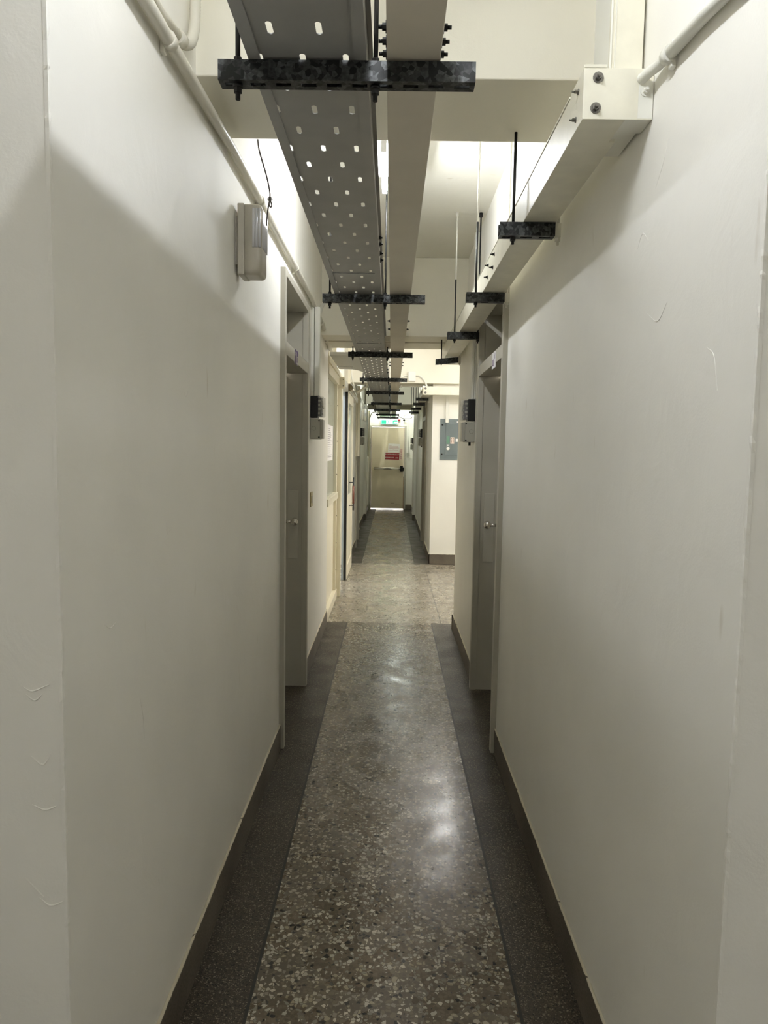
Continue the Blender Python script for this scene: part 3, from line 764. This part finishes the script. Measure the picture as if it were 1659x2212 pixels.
meter(1, .54, 12.25, 1.90, 'small distant meter on the wall past the slate blue panel')
meter(-1, .60, 17.3, 1.80, 'tiny meter on the wall left of the fire door')
meter(1, .54, 17.3, 1.83, 'tiny meter on the wall right of the fire door')
def raceway(s, xw, y0, y1, z0, z1, dep, label, m='race'):
    X = lambda u: s*(xw-u)
    t = thing('wall_mounted_raceway', (X(0), y0, z0), label, 'raceway', 'vertical raceways')
    MB().box(X(.0005), X(dep*.35), y0, y1, z0, z1, .001).build('raceway_base', m, t)
    MB().box(X(dep*.42), X(dep), y0-.002, y1+.002, z0, z1, .0015).build('raceway_cover', m, t)
raceway(-1, .555, 4.87, 4.95, 1.90, 2.49, .060, 'white vertical raceway dropping to the meter opposite the wall trunking')
raceway(1, .56, 4.87, 4.95, 1.895, 2.99, .030, 'white vertical raceway dropping to the meter under the wall trunking')
raceway(-1, .555, 10.98, 11.06, 1.43, 2.50, .062, 'olive vertical raceway on the wall just past the sliding door', 'cream')
raceway(1, .54, 12.3, 12.38, 1.9, 2.4, .03, 'short vertical raceway above the distant meter past the slate blue panel')
raceway(-1, .60, 17.2, 17.28, 1.36, 2.46, .07, 'tall raceway on the wall left of the fire door', 'cream')
sw = thing('wall_switch', (XL, 4.92, 1.2), 'small brass-edged wall switch below the grey meter box', 'switch')
MB().box(XL+.0003, XL+.008, 4.87, 4.99, 1.143, 1.243, .001).build('plate', 'brass', sw)
MB().box(XL+.008, XL+.014, 4.90, 4.96, 1.17, 1.215, .002).build('rocker', 'oldplastic', sw)

# ------------------------------------------------------------------ electrical panel on the lobby wall
ep = thing('electrical_panel', (.89, Y2, 1.418), 'slate blue steel electrical panel on the lobby wall', 'electrical panel')
MB().box(.648, 1.16, Y2-.012, Y2, 1.418, 1.965, .002).build('panel_frame', 'panel', ep)
pd = MB().box(.722, 1.10, Y2-.018, Y2-.0125, 1.485, 1.900, .001).build('panel_door', 'panel', ep)
MB().box(.735, .775, Y2-.0195, Y2-.0185, 1.635, 1.735).build('green_sticker', 'green', pd)
MB().box(.787, .838, Y2-.0195, Y2-.0185, 1.634, 1.722).build('peach_sticker', 'peach', pd)
i = MB()
for x in (.797, .820):
    for k in range(4): i.box(x, x+.010, Y2-.0202, Y2-.0196, 1.708-k*.019, 1.697-k*.019)
i.build('sticker_print', 'brown', pd)
MB().box(.858, .93, Y2-.0195, Y2-.0185, 1.660, 1.703).build('white_sticker', 'paper', pd)
MB().box(.740, .766, Y2-.0195, Y2-.0185, 1.606, 1.622).build('white_sticker', 'paper', pd)
MB().box(.868, .93, Y2-.0195, Y2-.0125, 1.912, 1.934).build('white_sticker', 'paper', ep)
MB().cyl((.758, Y2-.018, 1.568), (.758, Y2-.024, 1.568), .021, 24).build('round_lock', 'white', pd)
for z in (1.885, 1.49): MB().cyl((.678, Y2-.012, z), (.676, Y2-.020, z), .011, 14).build('latch', 'black', ep)
pr = thing('panel_raceway', (.735, Y2, 1.915), 'white raceway dropping from the lobby trunking onto the slate blue panel', 'raceway')
MB().box(.714, .756, Y2-.034, Y2-.0185, 1.915, 2.265, .002).build('raceway_body', 'race', pr)
jb = thing('junction_box', (.25, 9.58, 2.45), 'white square junction box on the bright beam face', 'junction box')
MB().box(.203, .300, 9.535, 9.58, 2.449, 2.576, .004).build('body', 'white', jb)
MB().tube(curve_pts([(.300, 9.566, 2.52), (.36, 9.566, 2.515), (.42, 9.56, 2.46), (.452, 9.53, 2.378)]), .011, 10).build('conduit', 'race', jb)
MB().tube(curve_pts([(.203, 9.566, 2.52), (.15, 9.566, 2.515), (.10, 9.55, 2.49)]), .009, 10).build('conduit', 'race', jb)
pc = thing('capped_pipe', (.2, 9.75, 2.39), 'white capped pipe lying under the bright beam beside the lobby trunking', 'pipe')
MB().cyl((.115, 9.75, 2.40), (.40, 9.75, 2.40), .014, 14).build('pipe', 'race', pc)
MB().ball((.108, 9.75, 2.40), .024, .7, 1, 1).build('cap', 'white', pc)

# ------------------------------------------------------------------ conduits and cables
def line(name, label, cat, pts, r, m, clamps=(), ribs=0., n=12, group=None):
    t = thing(name, pts[0], label, cat, group)
    MB().tube(pts, r, n, ribs).build('pipe' if 'cable' not in name else 'sheath', m, t)
    return t
cx = XL+.020
lc = line('wall_conduit', 'cream conduit running high along the wall above the emergency light', 'conduit', [(cx, 1.2, 2.470), (cx, 1.74, 2.488), (cx, 2.4, 2.512), (cx, 3.9, 2.516), (cx, 4.7, 2.512), (cx, 5.25, 2.485), (cx, 5.36, 2.465)], .0155, 'pvc')
for y, z in ((1.745, 2.489), (2.90, 2.513), (3.95, 2.516), (5.34, 2.468)):
    MB().tube([(cx, y-.012, z), (cx, y+.012, z)], .0195, 14).box(XL+.0005, XL+.012, y-.010, y+.010, z-.030, z+.030, .002).build('clamp', 'pvc', lc)
lc2 = line('wall_conduit', 'upper cream conduit ending in a ribbed hose that climbs to the ceiling', 'conduit', [(XL+.016, 1.2, 2.515), (XL+.016, 1.5, 2.517), (XL+.016, 1.70, 2.525), (XL+.016, 1.84, 2.548)], .0115, 'pvc')
fx = curve_pts([(XL+.016, 1.84, 2.548), (XL+.018, 1.885, 2.556), (XL+.022, 1.93, 2.59), (XL+.024, 1.955, 2.66), (XL+.024, 1.962, 2.80), (XL+.024, 1.965, 2.998)], 28)
MB().tube(fx, .0135, 12, .07).build('ribbed_hose', 'pvc', lc2)
MB().cyl((XL+.016, 1.825, 2.544), (XL+.017, 1.865, 2.552), .0165, 14).build('coupling', 'pvc', lc2)
line('wall_conduit', 'short cream conduit on the wall end beside the deep beam', 'conduit', [(cx, 5.42, 2.478), (cx, 5.55, 2.46), (cx, 6.16, 2.385)], .017, 'pvc')
ar = line('arched_hose', 'white hose arching from the wall conduit onto the cable tray', 'hose', curve_pts([(XL+.03, 5.12, 2.485), (XL+.055, 5.08, 2.54), (-.455, 5.02, 2.572), (-.395, 4.94, 2.56), (-.34, 4.84, 2.50), (-.318, 4.76, 2.43)], 8), .0125, 'race')
rp = line('wall_conduit', 'white conduit on the wall feeding the bolted end box by a ribbed hose', 'conduit', [(XR-.014, 1.17, 2.300), (XR-.014, 1.35, 2.332), (XR-.014, 1.525, 2.3525)], .0125, 'race')
MB().tube(curve_pts([(XR-.014, 1.525, 2.3525), (XR-.016, 1.57, 2.358), (XR-.022, 1.61, 2.363), (.531, 1.64, 2.3635)], 14), .0105, 12, .08).build('ribbed_hose', 'race', rp)
MB().tube([(XR-.014, 1.508, 2.350), (XR-.014, 1.532, 2.353)], .0165, 14).box(XR-.0005, XR-.012, 1.512, 1.528, 2.325, 2.378, .002).build('clamp', 'race', rp)
ca = thing('hanging_cable', (-.46, 2.5, 2.56), 'thin dark cable hanging in a loop beside the cream emergency light', 'cable')
MB().tube(curve_pts([(-.462, 2.46, 2.565), (-.462, 2.49, 2.54), (-.445, 2.53, 2.475), (-.437, 2.55, 2.43), (-.436, 2.55, 2.405), (-.430, 2.55, 2.385), (-.4345, 2.55, 2.378), (-.439, 2.55, 2.388), (-.436, 2.55, 2.405), (-.443, 2.56, 2.385), (-.452, 2.58, 2.35), (-.456, 2.60, 2.33)], 8), .0026, 8).build('sheath', 'cable', ca)
MB().cyl((-.4365, 2.55, 2.398), (-.436, 2.55, 2.412), .0055, 8).box(-.446, -.427, 2.548, 2.552, 2.404, 2.407).build('tie', 'cable', ca)
line('tray_hose', 'pale hose climbing from the track box end to the cable tray', 'hose', curve_pts([(-.50, 9.9, 2.30), (-.46, 9.9, 2.325), (-.40, 9.85, 2.365), (-.365, 9.8, 2.385), (-.335, 9.75, 2.388)], 8), .017, 'pvc')
line('drop_cable', 'pale cable dropping beside the clerestory blinds to the track box', 'cable', curve_pts([(-.545, 9.38, 2.95), (-.54, 9.36, 2.6), (-.53, 9.38, 2.45), (-.505, 9.5, 2.36), (-.498, 9.7, 2.275)], 8), .008, 'race')
line('wall_conduit', 'pale conduit along the wall above the distant emergency light', 'conduit', [(FXL+.018, 10.4, 2.47), (FXL+.018, 12.0, 2.40), (FXL+.018, 13.85, 2.35)], .013, 'race')
line('hanging_cable', 'black cable drooping across the wall above the fire door', 'cable', curve_pts([(.105, 17.7, 2.37), (.14, 17.9, 2.39), (.2, 18.0, 2.345), (.33, 18.0, 2.31), (.46, 18.0, 2.32), (.50, 18.0, 2.36)], 8), .008, 'cable')
line('hanging_cable', 'thin grey cable looping above the dome camera', 'cable', curve_pts([(.30, 18.2, 2.33), (.31, 18.2, 2.39), (.38, 18.1, 2.44), (.46, 18.0, 2.46)], 8), .008, 'boxgrey')
line('hanging_cable', 'black cable curving from the distant emergency light wall to the tray', 'cable', curve_pts([(-.53, 17.2, 2.28), (-.50, 17.2, 2.38), (-.43, 17.1, 2.42), (-.33, 17.0, 2.41)], 8), .009, 'cable')

# ------------------------------------------------------------------ emergency lights
def emergency(y, z, xw, label):
    t = thing('wall_mounted_light', (xw, y, z-.12), label, 'emergency light', 'emergency lights')
    MB().box(xw+.012, xw+.0355, y-.0575, y+.0545, z-.1195, z+.1195, .004).box(xw, xw+.0098, y-.03, y+.03, z-.08, z+.08).build('back_case', 'oldplastic', t)
    MB().box(xw+.0360, xw+.096, y-.057, y+.054, z-.119, z+.119, .0).build('front_case', 'oldplastic', t)
    fc = COL.objects[-1] if False else [o for o in t.children if o.name.startswith('front_case')][0]
    bmx = bmesh.new(); bmx.from_mesh(fc.data)
    es = [e for e in bmx.edges if not all(abs(v.co.x-(xw+.0360)) < 1e-5 for v in e.verts)]
    bmesh.ops.bevel(bmx, geom=es, offset=.017, segments=5, profile=.5, affect='EDGES')
    for f in bmx.faces: f.smooth = True
    bmx.to_mesh(fc.data); bmx.free()
    ln = MB()
    for k in range(9): ln.cyl((xw+.0935, y-.040+k*.0105, z-.028), (xw+.0935, y-.040+k*.0105, z+.102), .0052, 8)
    for k in range(3): ln.cyl((xw+.0885-.0105*k, y-.0565, z-.028), (xw+.0885-.0105*k, y-.0565, z+.102), .0045, 8)
    ln.build('ribbed_lens', 'lens', t)
    MB().box(xw+.0935, xw+.0948, y-.030, y-.002, z-.088, z-.034).build('green_label', 'green', t)
    MB().box(xw+.0935, xw+.0948, y+.000, y+.035, z-.088, z-.034).build('orange_label', 'bronze', t)
    return t
emergency(2.575, 2.262, XL, 'cream emergency light box with ribbed lens on the wall under the conduit')
emergency(14.05, 2.205, FXL2, 'small distant emergency light box on the wall past the sliding door')

# ------------------------------------------------------------------ fluorescent fittings
def lamp(x, y, z, ln, label, along='y', m='tube'):
    t = thing('fluorescent_lamp', (x, y, H), label, 'ceiling lamp', 'fluorescent lamps')
    L = ln/2
    def bx(mb, u0, u1, v0, v1, z0, z1, b2=0):
        return mb.box(x+u0, x+u1, y+v0, y+v1, z0, z1, b2) if along == 'y' else mb.box(x+v0, x+v1, y+u0, y+u1, z0, z1, b2)
    pf = [(-.085, z+.035), (-.080, z+.032), (-.032, z+.072), (.032, z+.072), (.080, z+.032), (.085, z+.035), (.034, z+.082), (-.034, z+.082)]
    if along == 'y': MB().prism([(x+u, v) for u, v in pf], 'y', y-L-.02, y+L+.02).build('reflector', 'fixt', t)
    else: MB().prism([(y+u, v) for u, v in pf], 'x', x-L-.02, x+L+.02).build('reflector', 'fixt', t)
    bx(MB(), -.03, .03, -L-.02, L+.02, z+.0822, 2.9995).build('housing', 'fixt', t)
    for s in (-1, 1):
        bx(MB(), -.013, .013, s*(L+.004), s*(L+.018), z-.018, z+.071, .003).build('lamp_holder', 'fixt', t)
    tb2 = MB()
    if along == 'y': tb2.cyl((x, y-L, z), (x, y+L, z), .013, 12)
    else: tb2.cyl((x-L, y, z), (x+L, y, z), .013, 12)
    tb2.build('tube', m, t)
    return t
lamp(-.058, 3.53, 2.872, .50, 'lit fluorescent lamp between the cable tray and the duct beyond the first beam')
lamp(-.045, .96, 2.872, .58, 'fluorescent lamp over the passage mouth, before the first strut hanger')
lamp(-.85, -1.2, 2.872, .58, 'fluorescent lamp in the hall behind the passage mouth, on the emergency light side', m='tube_hall')
lamp(.85, -1.2, 2.872, .58, 'fluorescent lamp in the hall behind the passage mouth, on the trunking side', m='tube_hall')
lamp(.62, 8.15, 2.872, 1.16, 'fluorescent lamp in the middle of the lobby', m='tube_lobby')
lamp(1.6, 7.1, 2.872, 1.16, 'added fluorescent fill lamp in the lobby, out of view behind the passage wall end', m='tube_lobby')  # extra lamp out of view, put in to brighten the glazed partition
lamp(2.3, 8.3, 2.872, 1.16, 'fluorescent lamp in the side arm of the lobby', 'x', 'tube_lobby')
lamp(.03, 13.0, 2.872, .58, 'fluorescent lamp above the middle of the further passage', 'x', 'tube_end')
lamp(.03, 17.75, 2.872, .58, 'fluorescent lamp just before the fire door', m='tube_end')
lamp(-1.15, 7.8, 2.872, 1.16, 'fluorescent lamp in the room behind the vertical blinds')

# ------------------------------------------------------------------ world (daylight outside; enters only under the fire door)
wd = bpy.data.worlds.new('World'); S.world = wd; wd.use_nodes = True
wd.node_tree.nodes['Background'].inputs[0].default_value = (1., .93, .85, 1); wd.node_tree.nodes['Background'].inputs[1].default_value = 2.5

# ------------------------------------------------------------------ camera
cam = bpy.data.cameras.new('camera'); co = bpy.data.objects.new('camera', cam); COL.objects.link(co)
R = Matrix(((0.9998056469, -0.0174516725, 0.0091710167), (0.0106721406, 0.0879643104, -0.9960664564), (0.0165763034, 0.9959707421, 0.0881334610)))
co.matrix_world = Matrix.Translation((0, 0, 1.55)) @ R.to_4x4()
cam.sensor_fit = 'VERTICAL'; cam.sensor_height = 36.; cam.lens = 1540./2212*36.
cam.clip_start = .02; cam.clip_end = 60
S.camera = co
S.view_settings.view_transform = 'Standard'; S.view_settings.look = 'None'
S.view_settings.exposure = 1.2; S.view_settings.gamma = 1.; S.view_settings.use_curve_mapping = False
S.cycles.max_bounces = 14; S.cycles.diffuse_bounces = 12; S.cycles.glossy_bounces = 4; S.cycles.transparent_max_bounces = 12
S.cycles.use_denoising = True
S.cycles.sample_clamp_indirect = 6.
